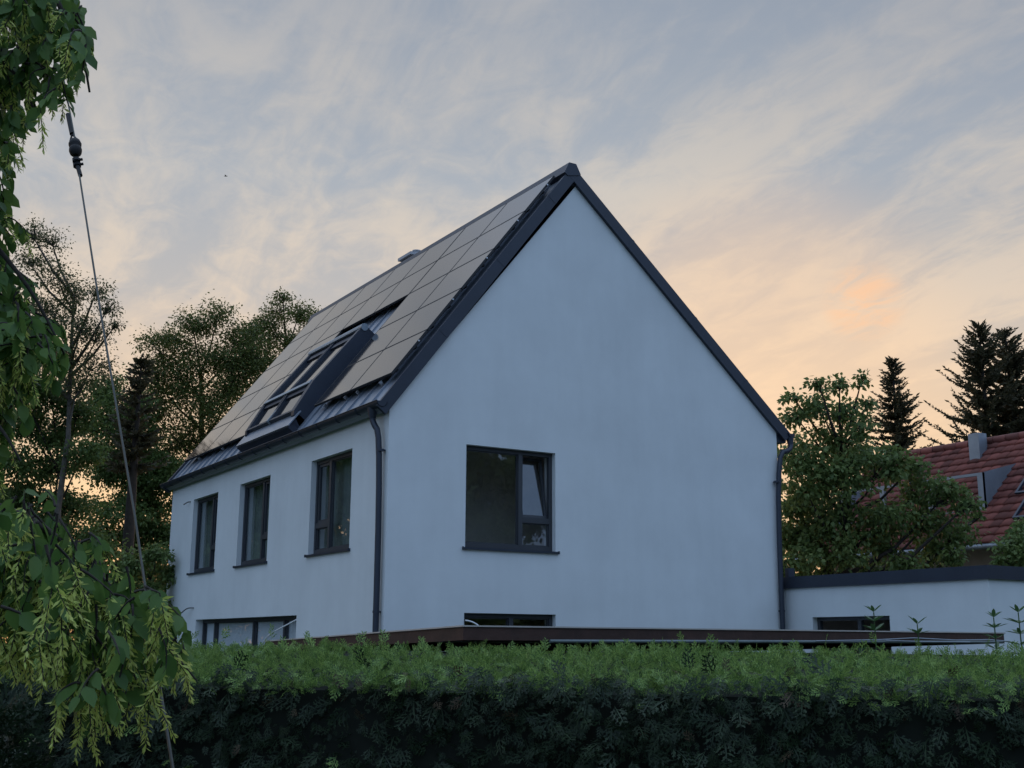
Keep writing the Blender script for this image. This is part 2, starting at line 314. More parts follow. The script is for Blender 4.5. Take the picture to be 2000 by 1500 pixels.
def window(parent, P, a0, a1, b0, b1, mull=(), rec=.10, fw=.065, sill=True, transom=None, tilt=None, blind=False, sillout=.045, glass='glass', curtain=False):
    """frame with mullions; transom = (column, height); tilt = column whose upper sash leans in"""
    c0, c1 = -rec-.07, -rec
    f = MB()
    f.obox(P, a0, a0+fw, b0, b1, c0, c1); f.obox(P, a1-fw, a1, b0, b1, c0, c1)
    f.obox(P, a0+fw, a1-fw, b1-fw, b1, c0, c1); f.obox(P, a0+fw, a1-fw, b0, b0+fw*1.3, c0, c1)
    ed = [a0+fw]; 
    for mm in mull: f.obox(P, mm-.04, mm+.04, b0+fw*1.3, b1-fw, c0, c1+.003); ed += [mm-.04, mm+.04]
    ed.append(a1-fw); cols = [(ed[2*i], ed[2*i+1]) for i in range(len(ed)//2)]
    if transom: f.obox(P, *cols[transom[0]], transom[1]-.045, transom[1]+.045, c0, c1+.002)
    fr = f.build('window', M['frame'], parent)
    for i, (l, rr) in enumerate(cols):
        rows = [(b0+fw*1.3, b1-fw)]
        if transom and transom[0] == i: rows = [(b0+fw*1.3, transom[1]-.045), (transom[1]+.045, b1-fw)]
        for j, (lo, hi) in enumerate(rows):
            isash = bool(transom and transom[0] == i and j == 1)
            cg = -rec-.045
            if isash:
                k = .17 if tilt else 0.0
                Q = (lambda a, b, c, lo=lo, hi=hi, k=k: P(a, b, c-k*(b-lo)/(hi-lo)))
                s_ = MB(); e = .05; d0, d1 = cg-.02, cg+.022
                if tilt: d0 -= .03; d1 -= .03
                s_.obox(Q, l+.004, l+e, lo+.004, hi-.004, d0, d1); s_.obox(Q, rr-e, rr-.004, lo+.004, hi-.004, d0, d1)
                s_.obox(Q, l+e, rr-e, hi-e, hi-.004, d0, d1); s_.obox(Q, l+e, rr-e, lo+.004, lo+e, d0, d1)
                s_.build('sash', M['frame'], fr)
                g = MB(); gm = (d0+d1)/2; g.quad(Q(l+e, lo+e, gm), Q(rr-e, lo+e, gm), Q(rr-e, hi-e, gm), Q(l+e, hi-e, gm)); g.build('pane', M[glass], fr)
            else:
                s_ = MB(); e = .018
                s_.obox(P, l, l+e, lo, hi, cg-.01, cg+.02); s_.obox(P, rr-e, rr, lo, hi, cg-.01, cg+.02); s_.obox(P, l+e, rr-e, lo, lo+e, cg-.01, cg+.02); s_.obox(P, l+e, rr-e, hi-e, hi, cg-.01, cg+.02)
                s_.build('glazing_bead', M['frame'], fr)
                g = MB(); g.quad(P(l+e, lo+e, cg), P(rr-e, lo+e, cg), P(rr-e, hi-e, cg), P(l+e, hi-e, cg)); g.build('pane', M[glass], fr)
    if blind:
        b_ = MB(); b_.obox(P, a0+.02, a1-.02, b0+.02, b1-.02, c0-.02, c0-.01); b_.build('blind', M['blind'], fr)
    if curtain:
        c_ = MB(); npt = 60; pr = [P(a0-.05+(a1-a0+.1)*i/npt, 0, c0-.16+.022*math.sin(i*.95)+.01*math.sin(i*2.3)) for i in range(npt+1)]
        n_ = len(pr); c_.add([(p[0], p[1], b0-.05) for p in pr]+[(p[0], p[1], b1+.02) for p in pr], [(i, i+1, n_+i+1, n_+i) for i in range(n_-1)], True); c_.build('curtain', M['curtain'], fr)
    if sill:
        s_ = MB(); s_.obox(P, a0-.045, a1+.045, b0-.035, b0-.002, .003, sillout); s_.obox(P, a0+.002, a1-.002, b0-.03, b0+.004, c0, .003)
        s_.obox(P, a0-.055, a0-.045, b0-.04, b0+.008, .003, sillout+.004); s_.obox(P, a1+.045, a1+.055, b0-.04, b0+.008, .003, sillout+.004)
        s_.build('sill', M['metal'], fr)
    return fr
window(house, PG, 1.381, 3.098, ZS, ZT, (2.47,), transom=(1, 4.10), tilt=True)
window(house, PG, 1.381, 3.098, .55, ZL, (2.30,))
window(house, PS, 1.377, 3.135, ZS, ZT, (2.50,), transom=(1, 4.10), curtain=True)
window(house, PS, 5.202, 6.952, ZS, ZT, (5.82,), transom=(0, 4.10), curtain=True)
window(house, PS, 8.373, 10.119, ZS, ZT, (8.99,), transom=(0, 4.10), curtain=True)
window(house, PS, 3.547, 9.438, .35, ZL, (4.55, 6.2, 8.6), rec=.16, blind=True, glass='clear')
# --- roof, left slope frame: y along the house, s up the slope, o off the surface
E0 = np.array([-.109, 0, 5.806]); R0 = np.array([3.45, 0, 10.40]); SL = np.linalg.norm(R0-E0); us = (R0-E0)/SL; un = np.array([-us[2], 0, us[0]])
def RL(y, s, o): return E0+us*s+un*o+np.array([0, y, 0])
RE = np.array([8.42, 0, 6.08]); SR = np.linalg.norm(RE-R0); vs_ = (RE-R0)/SR; vn = np.array([-vs_[2], 0, vs_[0]])
def RR(y, s, o): return R0+vs_*s+vn*o+np.array([0, y, 0])
Y0, Y1 = -.045, L+.09
rf = MB()
rf.obox(RL, Y0+.02, Y1, -.13, SL, -.13, 0); rf.obox(RR, Y0+.02, Y1, .002, SR, -.13, 0)
ny = 24
for i in range(1, ny): y = Y0+.02+(Y1-Y0)*i/ny; rf.obox(RL, y-.012, y+.012, -.13, SL-.05, 0, .032); rf.obox(RR, y-.012, y+.012, .05, SR, 0, .032)
rfo = rf.build('roof', M['roofm'], house)
for ya, yb in ((-.07, -.001), (L+.001, L+.12)):     # verge boards on the near and far gable, both slopes, with their joints
    v = MB(); v.obox(RL, ya, yb, -.17, SL+.03, -.155, .045)
    if yb < 1:
        for s in (1.55, 3.3, 5.0): v.obox(RL, -.074, -.06, s, s+.05, -.157, .048)
    v.build('verge_trim', M['metal'], house)
    v = MB(); v.obox(RR, ya-.002, yb-.002 if yb < 1 else yb, .03, SR+.05, -.16, .043)
    if yb < 1:
        for s in (1.7, 3.6, 5.2): v.obox(RR, -.076, -.06, s, s+.05, -.162, .046)
    v.build('verge_trim', M['metal'], house)
rc = MB(); rz = R0[2]
rc.extr([(R0[0]-.19, 0, rz-.10), (R0[0]-.09, 0, rz+.105), (R0[0]+.06, 0, rz+.105), (R0[0]+.16, 0, rz-.08), (R0[0]+.12, 0, rz-.10), (R0[0]-.12, 0, rz-.15)], np.array([0, -.085, 0]), np.array([0, Y1+.04, 0]))
rc.build('ridge_cap', M['metal'], house)
# --- eaves: soffit, gutters, downpipes
so_ = MB(); so_.box(-.135, -.001, .0, L, 5.66, 5.74); so_.build('soffit', M['metal'], house); so_ = MB(); so_.box(W+.001, W+.24, .0, L, 5.90, 6.04); so_.build('soffit', M['metal'], house)
def gutter(xc, zc, r, y0, y1):
    g = MB(); n = 12
    arc = [(xc+r*math.cos(math.pi*k/n), 0, zc-r*math.sin(math.pi*k/n)) for k in range(n+1)]; inn = [(xc+(r-.008)*math.cos(math.pi*k/n), 0, zc-(r-.008)*math.sin(math.pi*k/n)) for k in range(n, -1, -1)]
    g.extr(arc+inn, np.array([0, y0, 0]), np.array([0, y1, 0]), smooth=False)
    for y in (y0, y1): g.add([np.array(p)+(0, y, 0) for p in arc], [tuple(range(n+1))])
    g.tube([(xc-r, y0, zc+.004), (xc-r, y1, zc+.004)], .011, 6)
    k = int((y1-y0)/.8)
    for i in range(1, k): yy = y0+(y1-y0)*i/k; g.tube([(xc+(r+.006)*math.cos(a), yy, zc-(r+.006)*math.sin(a)) for a in np.linspace(0, math.pi, 9)], .008, 5)
    return g.build('gutter', M['metal'], house)
gutter(-.165, 5.775, .092, -.075, 12.12); gutter(8.50, 6.08, .085, -.09, L+.1)
def bez(pts, n=6):
    P = [np.array(p, float) for p in pts]; out = [P[0]]
    for i in range(1, len(P)-1):
        a, b, c = P[i]+(P[i-1]-P[i])*.45, P[i], P[i]+(P[i+1]-P[i])*.45
        out += [(1-t)**2*a+2*t*(1-t)*b+t*t*c for t in np.linspace(0, 1, n)]
    return out+[P[-1]]
dp = MB(); pa = bez([(-.165, .27, 5.70), (-.165, .27, 5.50), (-.075, .12, 5.27), (-.075, .12, .1)])
dp.tube(pa, .048, 14); dp.tube([(-.165, .27, 5.72), (-.165, .27, 5.60), (-.165, .27, 5.54)], [.085, .065, .052], 14)
dpo = dp.build('downpipe', M['metal'], house)
for z in (5.02, 2.55): c = MB(); c.tube([(-.075, .12, z), (-.075, .12, z+.035)], .056, 14); c.box(-.075, .002, .10, .14, z+.005, z+.03); c.build('pipe_bracket', M['metal'], dpo)
dp = MB(); pa = bez([(8.50, -.02, 6.02), (8.50, -.06, 5.76), (8.06, -.075, 5.66), (8.06, -.075, .1)]); dp.tube(pa, .048, 14)
dp.tube([(8.50, -.02, 6.06), (8.50, -.03, 5.94), (8.50, -.04, 5.86)], [.085, .065, .052], 14); dpo = dp.build('downpipe', M['metal'], house)
for z in (5.1, 2.7): c = MB(); c.tube([(8.06, -.075, z), (8.06, -.075, z+.035)], .056, 14); c.box(8.04, 8.08, -.075, .002, z+.005, z+.03); c.build('pipe_bracket', M['metal'], dpo)
# --- chimney
c = MB(); c.box(4.0, 4.4, 7.45, 7.95, 9.3, 11.0); ch = c.build('chimney', M['chim'], house)
c = MB(); c.box(3.93, 4.47, 7.36, 8.04, 11.002, 11.07); c.build('chimney_cap', M['cap'], ch)
c = MB(); c.tube([(4.2, 7.58, 11.071), (4.2, 7.58, 11.16)], .09, 14); c.tube([(4.2, 7.58, 11.161), (4.2, 7.58, 11.185)], .11, 14); c.build('flue', M['cap'], ch)
# --- solar panels: 7 columns x 5 rows, two columns stop above the roof window
PW, PH, PY, PS0 = 1.605, 1.015, .14, .50
first = None
for cidx in range(7):
    for ridx in range(5):
        if cidx in (2, 3) and ridx < 3: continue
        y0, s0 = PY+PW*cidx, PS0+PH*ridx
        if first is None:
            f = MB(); P0 = lambda a, b, c: us*b+un*c+np.array([0, a, 0])
            gw, gh_ = PW-.022, PH-.020
            f.obox(P0, 0, gw, 0, gh_, 0, .036)
            po = f.build('solar_panel', M['panel'], house)
            e = MB()
            e.obox(P0, -.001, gw+.001, -.003, .010, -.003, .038); e.obox(P0, -.001, gw+.001, gh_-.010, gh_+.003, -.003, .038)
            e.obox(P0, -.004, .010, .010, gh_-.010, -.003, .038); e.obox(P0, gw-.010, gw+.004, .010, gh_-.010, -.003, .038)
            eo = e.build('panel_frame', M['pframe'], po); first = (po, eo)
        else:
            po = first[0].copy(); COL.objects.link(po); po.parent = house; eo = first[1].copy(); COL.objects.link(eo); eo.parent = po
            eo.matrix_parent_inverse = Matrix(); eo.location = (0, 0, 0)
        po.location = Vector(RL(y0+(.02 if cidx >= 2 else 0), s0, .115))
first[1].matrix_parent_inverse = Matrix()
for s in (.72, 1.25, 1.75, 2.25, 2.75, 3.3, 3.8, 4.3, 4.8, 5.3):
    for a, b in (((.35, 3.33), (6.6, 11.3)) if s < 3.5 else ((.35, 11.3),)): rl = MB(); rl.obox(RL, a, b, s-.02, s+.02, .034, .112); rl.build('mounting_rail', M['pframe'], house)
for s in (1.25, 2.25, 3.3, 4.3, 5.3): cl = MB(); cl.obox(RL, .118, .138, s-.012, s+.012, .125, .150); cl.build('panel_clamp', M['clamp'], house)
for y in (.6, 1.5, 2.0, 2.9, 7.2, 8.6, 10.3): cl = MB(); cl.obox(RL, y-.02, y+.02, .44, .49, .06, .10); cl.obox(RL, y-.006, y+.006, .44, .49, .034, .06); cl.build('panel_clamp', M['clamp'], house)
# --- roof window: upper sashes parallel to the roof, lower ones slightly steeper
ks = [(2.60, .30), (1.10, .335), (.40, .25)]; ys = [4.05, 5.275, 6.50]
sk = MB(); sk.obox(RL, 4.06, 6.49, .30, 2.60, .0, .16); skl = sk.build('roof_window', M['metal'], house)
for y0_, y1_ in ((3.90, 4.05), (6.50, 6.60)):       # side cheeks
    sk = MB()
    pr = [RL(0, 2.68, .0), RL(0, 2.68, .27), RL(0, 2.60, .33), RL(0, 1.10, .362), RL(0, .40, .272), RL(0, .33, .22), RL(0, .24, .0)]
    sk.extr(pr, np.array([0, y0_, 0]), np.array([0, y1_, 0])); sk.build('side_cheek', M['metal'], skl)
f = MB()
for (sa, oa), (sb, ob), t0, t1 in ((ks[0], ks[1], .0, 1.0), (ks[1], ks[2], 0, 1)):
    def Q(a, b, c, sa=sa, oa=oa, sb=sb, ob=ob): return RL(a, sb+(sa-sb)*b, ob+(oa-ob)*b+c)
    ln = abs(sa-sb)
    for i in range(2):
        l, rr = ys[i]+(.003 if i == 0 else .03), ys[i+1]-(.03 if i == 0 else .003)
        e = .045
        f.obox(Q, l, l+e, 0, 1, -.09, .02); f.obox(Q, rr-e, rr, 0, 1, -.09, .02)
        f.obox(Q, l+e, rr-e, 1-e/ln, 1, -.12, .02); f.obox(Q, l+e, rr-e, 0, e/ln, -.12, .02)
        g = MB(); g.quad(Q(l+e, e/ln, -.04), Q(rr-e, e/ln, -.04), Q(rr-e, 1-e/ln, -.04), Q(l+e, 1-e/ln, -.04)); g.build('pane', M['panel'], skl)
        b = MB(); b.obox(Q, l+e, rr-e, 1-e/ln-.17/ln if ln > 1 else .80, 1-e/ln, -.038, -.01); b.build('roller_box', M['metal'], skl)
f.build('sash', M['metal'], skl)
f = MB(); f.obox(RL, 4.053, 6.497, 2.56, 2.70, .20, .345); f.obox(RL, 4.053, 6.497, 1.06, 1.15, .33, .372); f.tube([RL(3.88, 2.63, .29), RL(6.6, 2.63, .29)], .075, 12)
f.obox(RL, 5.245, 5.305, .38, 2.62, .20, .30)
f.build('hood_rail', M['tin'], skl)
f = MB(); f.obox(RL, 3.80, 6.72, .07, .44, .175, .195); f.build('apron', M['roofm'], skl)
f = MB(); f.obox(RL, 3.84, 6.68, .05, .16, .0, .17); f.obox(RL, 3.9, 6.6, .16, .40, .0, .17); f.build('curb', M['metal'], skl)
# --- loose cable ends on the walls
def cable(pts, r, m, parent, name='cable'):
    b = MB(); b.tube(bez(pts), r, 6); return b.build(name, M[m], parent)
cable([(0, 10.35, 5.22), (-.05, 10.42, 5.22), (-.10, 10.55, 5.17)], .012, 'cable', house)
cable([(0, 9.62, 2.83), (-.10, 9.8, 2.83), (-.16, 10.1, 2.70)], .012, 'cable', house)
cable([(.05, 3.56, 2.52), (-.06, 3.9, 2.40), (-.12, 4.55, 2.25), (-.10, 4.9, 2.1)], .012, 'wcable', house)
cable([(1.39, -.02, 2.46), (1.5, -.06, 2.44), (1.62, -.1, 2.36), (1.68, -.1, 2.2)], .012, 'wcable', house)

# ------------------------------------------------------------------ flat-roofed extension
EX0, EX1, EY0, EY1, EZ = 8.275, 12.2, -4.40, 1.0, 3.13
ext = thing('flat_roofed_extension', (EX0, EY0, 0), 'low white flat-roofed extension with dark parapet band right of the gable house', 'building')
PE = lambda a, b, c: (EX0-c, a, b)
w = MB(); wallgrid(w, PE, EY0, EY1, -.2, lambda a: EZ, [(-2.40, -.62, .9, 2.60)], .25)
w.quad((EX0, EY0, -.2), (EX1, EY0, -.2), (EX1, EY0, EZ), (EX0, EY0, EZ)); w.quad((EX1, EY0, -.2), (EX1, EY1, -.2), (EX1, EY1, EZ), (EX1, EY0, EZ)); w.quad((EX1, EY1, -.2), (EX0, EY1, -.2), (EX0, EY1, EZ), (EX1, EY1, EZ))
w.build('wall', M['plaster'], ext)
r = MB(); r.box(EX0+.26, EX1-.2, EY0+.2, EY1-.2, .3, 3.0); ro = r.build('interior', M['roomw'], ext)
bm = bmesh.new(); bm.from_mesh(ro.data); bmesh.ops.delete(bm, geom=[f for f in bm.faces if abs(f.calc_center_median().x-EX0-.26) < .002], context='FACES'); bm.to_mesh(ro.data); bm.free()
p = MB()
for a in ((EX0-.05, EX1+.05, EY0-.05, EY0+.25), (EX0-.05, EX0+.25, EY0+.251, EY1), (EX1-.25, EX1+.05, EY0+.251, EY1)): p.box(*a, EZ, EZ+.035)
for a in ((EX0-.035, EX1+.035, EY0-.035, EY0+.25), (EX0-.035, EX0+.25, EY0+.251, EY1), (EX1-.25, EX1+.035, EY0+.251, EY1)): p.box(*a, EZ+.036, EZ+.215)
p.box(EX0-.03, EX0+.12, -.10, -.005, EZ+.216, EZ+.38)
p.build('parapet', M['metal'], ext)
p = MB(); p.box(EX0+.251, EX1-.251, EY0+.251, EY1, EZ+.0, EZ+.1); p.build('flat_roof', M['roofm'], ext)
window(ext, PE, -2.40, -.62, .9, 2.60, (-1.62,), rec=.12, sill=False)

# ------------------------------------------------------------------ garden shed between hedge and house
SX0, SX1, SY0, SY1, ZF, ZB = -3.39, 2.97, -8.53, -4.25, 2.25, 2.13
shed = thing('garden_shed', (SX0, SY0, 0), 'low flat-roofed brown wooden shed showing its roof edge just above the hedge', 'shed')
zs = lambda y: ZF+(ZB-ZF)*(y-SY0)/(SY1-SY0)
f = MB()
def slab(mb, x0, x1, y0, y1, t0, t1): mb.hexa([(x0, y0, zs(y0)+t0), (x1, y0, zs(y0)+t0), (x1, y1, zs(y1)+t0), (x0, y1, zs(y1)+t0), (x0, y0, zs(y0)+t1), (x1, y0, zs(y0)+t1), (x1, y1, zs(y1)+t1), (x0, y1, zs(y1)+t1)])
slab(f, SX0, SX1, SY0, SY0+.03, -.11, -.012); slab(f, SX0, SX0+.03, SY0+.031, SY1, -.11, -.012); slab(f, SX1-.03, SX1, SY0+.031, SY1, -.11, -.012); slab(f, SX0+.031, SX1-.031, SY1-.03, SY1, -.11, -.012)
f.build('fascia', M['wood'], shed)
f = MB(); slab(f, SX0-.012, SX1+.012, SY0-.012, SY1+.012, -.011, 0); f.build('roof', M['flash'], shed)
f = MB(); f.box(SX0+.10, SX1-.10, SY0+.09, SY1-.10, -.1, 2.02); f.build('wall', M['wood'], shed)
f = MB(); f.tube([(SX0+.75, SY0-.05, 2.135), (SX1-.1, SY0-.05, 2.152)], .014, 8); f.build('gutter', M['pgut'], shed)
f = MB(); f.tube([(.2, SY0-.09, 2.15), (1.0, SY0-.09, 2.165), (1.5, SY0-.09, 2.185), (2.1, SY0-.09, 2.168), (2.6, SY0-.09, 2.175), (2.93, SY0-.09, 2.16)], .006, 5); f.tube([(1.1, SY0-.1, 2.16), (1.6, SY0-.1, 2.15), (2.3, SY0-.1, 2.15)], .006, 5); f.build('wire', M['tin'], shed)

# ------------------------------------------------------------------ red-roofed neighbour
red = thing('red_roofed_house', (17, 0, 0), 'neighbouring house with red clay tile roof and grey dormer behind the maple', 'house')
TE, TR = np.array([16.7, 0, 4.5]), np.array([19.9, 0, 7.5]); TL = np.linalg.norm(TR-TE); tu = (TR-TE)/TL; tn = np.array([-tu[2], 0, tu[0]])
def RT_(y, s, o): return TE+tu*s+tn*o+np.array([0, y, 0])
TE2 = np.array([23.1, 0, 4.5]); tu2 = (TE2-TR)/TL; tn2 = np.array([-tu2[2], 0, tu2[0]])
def RT2(y, s, o): return TR+tu2*s+tn2*o+np.array([0, y, 0])
RY0, RY1 = -9.0, 8.2
f = MB(); f.box(17.3, 22.5, RY0+.3, RY1-.3, -.1, 4.6)
for yy in (RY0+.3, RY1-.3): f.add([(17.3, yy, 4.6), (22.5, yy, 4.6), (19.9, yy, 7.2)], [(0, 1, 2)])
f.build('wall', M['rwall'], red)
f = MB(); f.obox(RT_, RY0, RY1, 0, TL, -.14, -.04); f.obox(RT2, RY0, RY1, 0, TL, -.14, -.02); f.build('roof_deck', M['wood'], red)
V = []; F_ = []
nrow, pit, tw = 15, TL/15, .30                      # every tile its own little curved plate, overlapping rows
ncol = int((RY1-RY0)/tw); prof = [(0, .0), (.25, .014), (.5, .018), (.75, .011), (1.0, -.004)]
for i in range(nrow):
    for j in range(ncol):
        ya = RY0+j*tw+(rng.normal()*.004); b = len(V); jit = rng.normal()*.004
        for s, o in ((i*pit-.02+jit, .062), (i*pit+pit+.05, .0)):
            for t, h in prof: V.append(RT_(ya+tw*t, min(s, TL), o+h))
        for t, h in prof: V.append(RT_(ya+tw*t, i*pit-.02+jit, .01+h))
        for k in range(4): F_ += [(b+k, b+k+1, b+6+k, b+5+k), (b+10+k, b+11+k, b+k+1, b+k)]
npmesh('tiled_roof', np.array(V), np.array(F_), M['tile'], red)
f = MB(); 
for j in range(44): y = RY0+.4*j; f.tube([TR+np.array([0, y, .03]), TR+np.array([0, y+.40, .05])], [.13, .11], 8)
f.build('ridge_tile', M['tile'], red)
f = MB(); f.box(19.32, 19.66, 3.87, 4.2, 6.9, 7.72); ch = f.build('chimney', M['tin'], red)
f = MB(); f.box(19.26, 19.72, 3.81, 4.26, 7.721, 7.78); f.box(19.36, 19.62, 3.91, 4.16, 7.781, 7.84); f.tube([(19.49, 4.03, 7.841), (19.49, 4.03, 7.91)], .08, 10); f.build('chimney_cap', M['cap'], ch)
f = MB(); f.tube([RT_(RY0, -.05, -.05), RT_(RY1, -.05, -.05)], .07, 8); f.build('gutter', M['tin'], red)
DX, DY0, DY1, DZ0, DZ1 = 17.60, 2.55, 7.4, 5.38, 6.35   # dormer
f = MB(); f.add([(DX, DY0, DZ0-.1), (DX, DY0, DZ1), (19.1, DY0, 6.72), (19.1, DY0, 6.6)], [(0, 1, 2, 3)]); f.box(DX, DX+.08, DY0, DY0+.16, DZ0, DZ1); f.box(DX, DX+.08, DY0+.16, DY1, DZ0, DZ0+.06); f.box(DX, DX+.08, DY0+.16, DY1, DZ1-.07, DZ1)
for y in (4.1, 5.7): f.box(DX, DX+.08, y, y+.16, DZ0+.06, DZ1-.07)
f.add([(DX, DY1, DZ0-.1), (DX, DY1, DZ1), (19.1, DY1, 6.72), (19.1, DY1, 6.6)], [(0, 1, 2, 3)])
do = f.build('dormer', M['tin'], red)
f = MB(); f.hexa([(DX-.25, DY0-.15, DZ1+.0), (19.15, DY0-.15, 6.70), (19.15, DY1+.15, 6.70), (DX-.25, DY1+.15, DZ1), (DX-.25, DY0-.15, DZ1+.09), (19.15, DY0-.15, 6.79), (19.15, DY1+.15, 6.79), (DX-.25, DY1+.15, DZ1+.09)]); f.build('dormer_roof', M['tin'], do)
for ya, yb in ((2.71, 4.1), (4.26, 5.7), (5.86, 7.39)):
    f = MB(); f.quad((DX+.05, ya, DZ0+.06), (DX+.05, yb, DZ0+.06), (DX+.05, yb, DZ1-.07), (DX+.05, ya, DZ1-.07)); f.build('pane', M['panel'], do)
for y, s in ((1.12, 1.75), (.72, .75)):
    f = MB(); f.obox(RT_, y, y+.78, s, s+.06, .0, .12); f.obox(RT_, y, y+.78, s+.84, s+.9, 0, .12); f.obox(RT_, y, y+.06, s+.06, s+.84, 0, .12); f.obox(RT_, y+.72, y+.78, s+.06, s+.84, 0, .12); wo = f.build('roof_window', M['metal'], red)
    f = MB(); f.quad(RT_(y+.06, s+.06, .09), RT_(y+.72, s+.06, .09), RT_(y+.72, s+.84, .09), RT_(y+.06, s+.84, .09)); f.build('pane', M['panel'], wo)

# ------------------------------------------------------------------ broad-leaved trees
LEAF4 = np.array([(0, 0, 0), (.42, .30, .05), (1, 0, -.06), (.42, -.30, .05)]); LF4 = np.array([(0, 1, 2, 3)])
def tree(name, label, cat, base, lobes, leafm, leaf=.11, dens=1.0, trunk=.16, barkm='bark', group=None, flat=.8, nsub=9, trunk_top=None, spread=1.0, fork=.75):
    """lobes: (point, radius). Limbs run from the trunk to every lobe, twigs fan out in it, leaves sit round the twig ends."""
    base = np.array(base, float); t = thing(name, tuple(base), label, cat, group)
    P = np.array([l[0] for l in lobes]); Rr = np.array([l[1] for l in lobes])
    zt = trunk_top or (P[:, 2].min()*.35+P[:, 2].max()*.65); ctr = P[:, :2].mean(0)
    tp = [base+np.array([0, 0, -.2])]
    for k in range(1, 7):
        q = k/6; xy = base[:2]*(1-q)+(base[:2]*.35+ctr*.65)*q; tp.append(np.array([xy[0]+rng.normal()*.05, xy[1]+rng.normal()*.05, base[2]+(zt-base[2])*q]))
    b = MB(); tr = [trunk*(1-.75*k/6) for k in range(7)]; tr[0] *= 1.25; b.tube(tp, tr, 9)
    LV, LFs, cnt = [], [], 0
    tpz = np.array([p[2] for p in tp]); tpa = np.array(tp)
    for c, R in zip(P, Rr):
        hd = np.linalg.norm(c[:2]-ctr); z0 = np.clip(c[2]-hd*fork-R*.8, base[2]+(zt-base[2])*.22, zt)
        st = np.array([np.interp(z0, tpz, tpa[:, i]) for i in range(3)])
        mid = st*.5+c*.5+np.array([0, 0, -.12*hd])+rng.normal(size=3)*.06*R
        ln = np.linalg.norm(c-st); r0 = min(trunk*.45, .018+.016*ln)
        b.tube([st, st*.75+mid*.25+np.array([0, 0, .0]), mid, mid*.4+c*.6, c], [r0, r0*.85, r0*.65, r0*.42, r0*.2], 5, cap=False)
        n = nsub; d = rdir(n); d[:, 2] *= flat; sub = c+d*(R*rng.uniform(.25, 1.05, (n, 1))**.7)
        for q in sub: b.tube([c*.8+mid*.2, c*.45+q*.55+rng.normal(size=3)*.05*R, q], [r0*.32, r0*.2, .004], 4, cap=False)
        area = 4*math.pi*R*R; nl = int(dens*area*.9/(leaf*leaf*.30)/n)
        for q in sub:
            o = rng.normal(size=(nl, 3))*R*.27*spread*np.array([1, 1, .7]); pos = q+o
            f = unit(o+np.array([0, 0, -.35*R])+rng.normal(size=(nl, 3))*.35*R); nn = rng.normal(size=(nl, 3))+np.array([0, 0, .9])
            v, fc = inst(LEAF4, LF4, pos, f, nn, leaf*rng.uniform(.7, 1.25, nl)); LV.append(v); LFs.append(fc+cnt); cnt += len(v)
    b.build('trunk', M[barkm], t); npmesh('crown', np.concatenate(LV), np.concatenate(LFs), M[leafm], t)
    return t
def lob(d, lst, dd=.8): return [(at(x, y, d+random.uniform(-dd, dd)), r*d/FPX) for x, y, r in lst]
def gnd(px, d): p = at(px, 1255, d); return (p[0], p[1], 0)

tree('tall_tree', 'rounded dark broad-leaved tree standing between the birch and the slim tree behind the roof', 'tree', gnd(400, 52),
     lob(52, [(425, 622, 38), (375, 632, 36), (345, 660, 30), (310, 685, 38), (465, 665, 36), (490, 690, 40), (300, 740, 42), (400, 690, 55), (460, 740, 55), (350, 770, 55), (420, 800, 60), (300, 810, 45), (380, 860, 60), (320, 880, 50), (360, 720, 40), (290, 900, 45)]), 'leafA', .12, .80, .3, spread=1.15, group='trees behind the white house', nsub=13)
tree('tall_tree', 'slim pointed broad-leaved tree rising just behind the far end of the solar roof', 'tree', gnd(560, 54),
     lob(54, [(553, 580, 16), (545, 605, 28), (520, 625, 30), (585, 612, 30), (612, 622, 22), (500, 655, 34), (555, 655, 45), (600, 660, 36), (505, 710, 45), (560, 720, 50), (470, 770, 36), (520, 780, 45)]), 'leafA', .12, .72, .26, spread=1.15, group='trees behind the white house', nsub=13)
tree('birch_tree', 'sparse feathery birch with thin pale twigs at the upper left against the sky', 'tree', gnd(105, 30),
     lob(30, [(60, 455, 26), (100, 470, 28), (55, 510, 34), (110, 535, 38), (150, 575, 36), (190, 565, 26), (212, 600, 22), (160, 640, 40), (105, 615, 42), (190, 660, 30), (228, 632, 14), (120, 700, 45), (180, 715, 36), (70, 690, 45), (60, 600, 40), (150, 760, 40)]), 'leafB', .065, .50, .13, 'birchbark', nsub=14, spread=1.25)
tree('garden_tree', 'loose leafy tree low at left with orange sunset showing through its branches', 'tree', gnd(95, 31),
     lob(31, [(40, 760, 50), (100, 770, 45), (150, 810, 40), (60, 830, 45), (120, 850, 40), (30, 900, 45), (90, 915, 40), (160, 890, 40), (40, 980, 50), (130, 985, 50), (80, 1050, 60), (160, 1060, 55), (30, 1100, 60), (110, 1130, 60), (60, 1200, 60), (150, 1190, 60)]), 'leafC', .10, 1.55, .10, nsub=13)
tree('garden_tree', 'dense dark leafy tree against the left end of the white house', 'tree', gnd(250, 50),
     lob(50, [(205, 775, 45), (255, 800, 45), (200, 840, 45), (260, 860, 50), (310, 900, 40), (215, 910, 50), (275, 940, 50), (318, 985, 45), (322, 940, 36), (330, 1040, 34), (235, 1000, 50), (290, 1040, 50), (200, 1060, 45), (250, 1100, 50), (310, 1110, 45), (260, 1170, 50), (310, 1190, 45), (200, 1150, 50), (220, 1220, 50), (300, 1240, 45)]), 'leafC', .15, 1.5, .13, nsub=12)
tree('leafy_shrub', 'blue-green leafy shrub at the foot of the left trees beside the house corner', 'shrub', gnd(285, 27.5),
     lob(27.5, [(270, 1095, 28), (305, 1085, 28), (245, 1115, 24), (325, 1120, 24), (285, 1140, 30), (300, 1190, 35), (260, 1190, 35)], .3), 'leafM', .11, 1.5, .06)
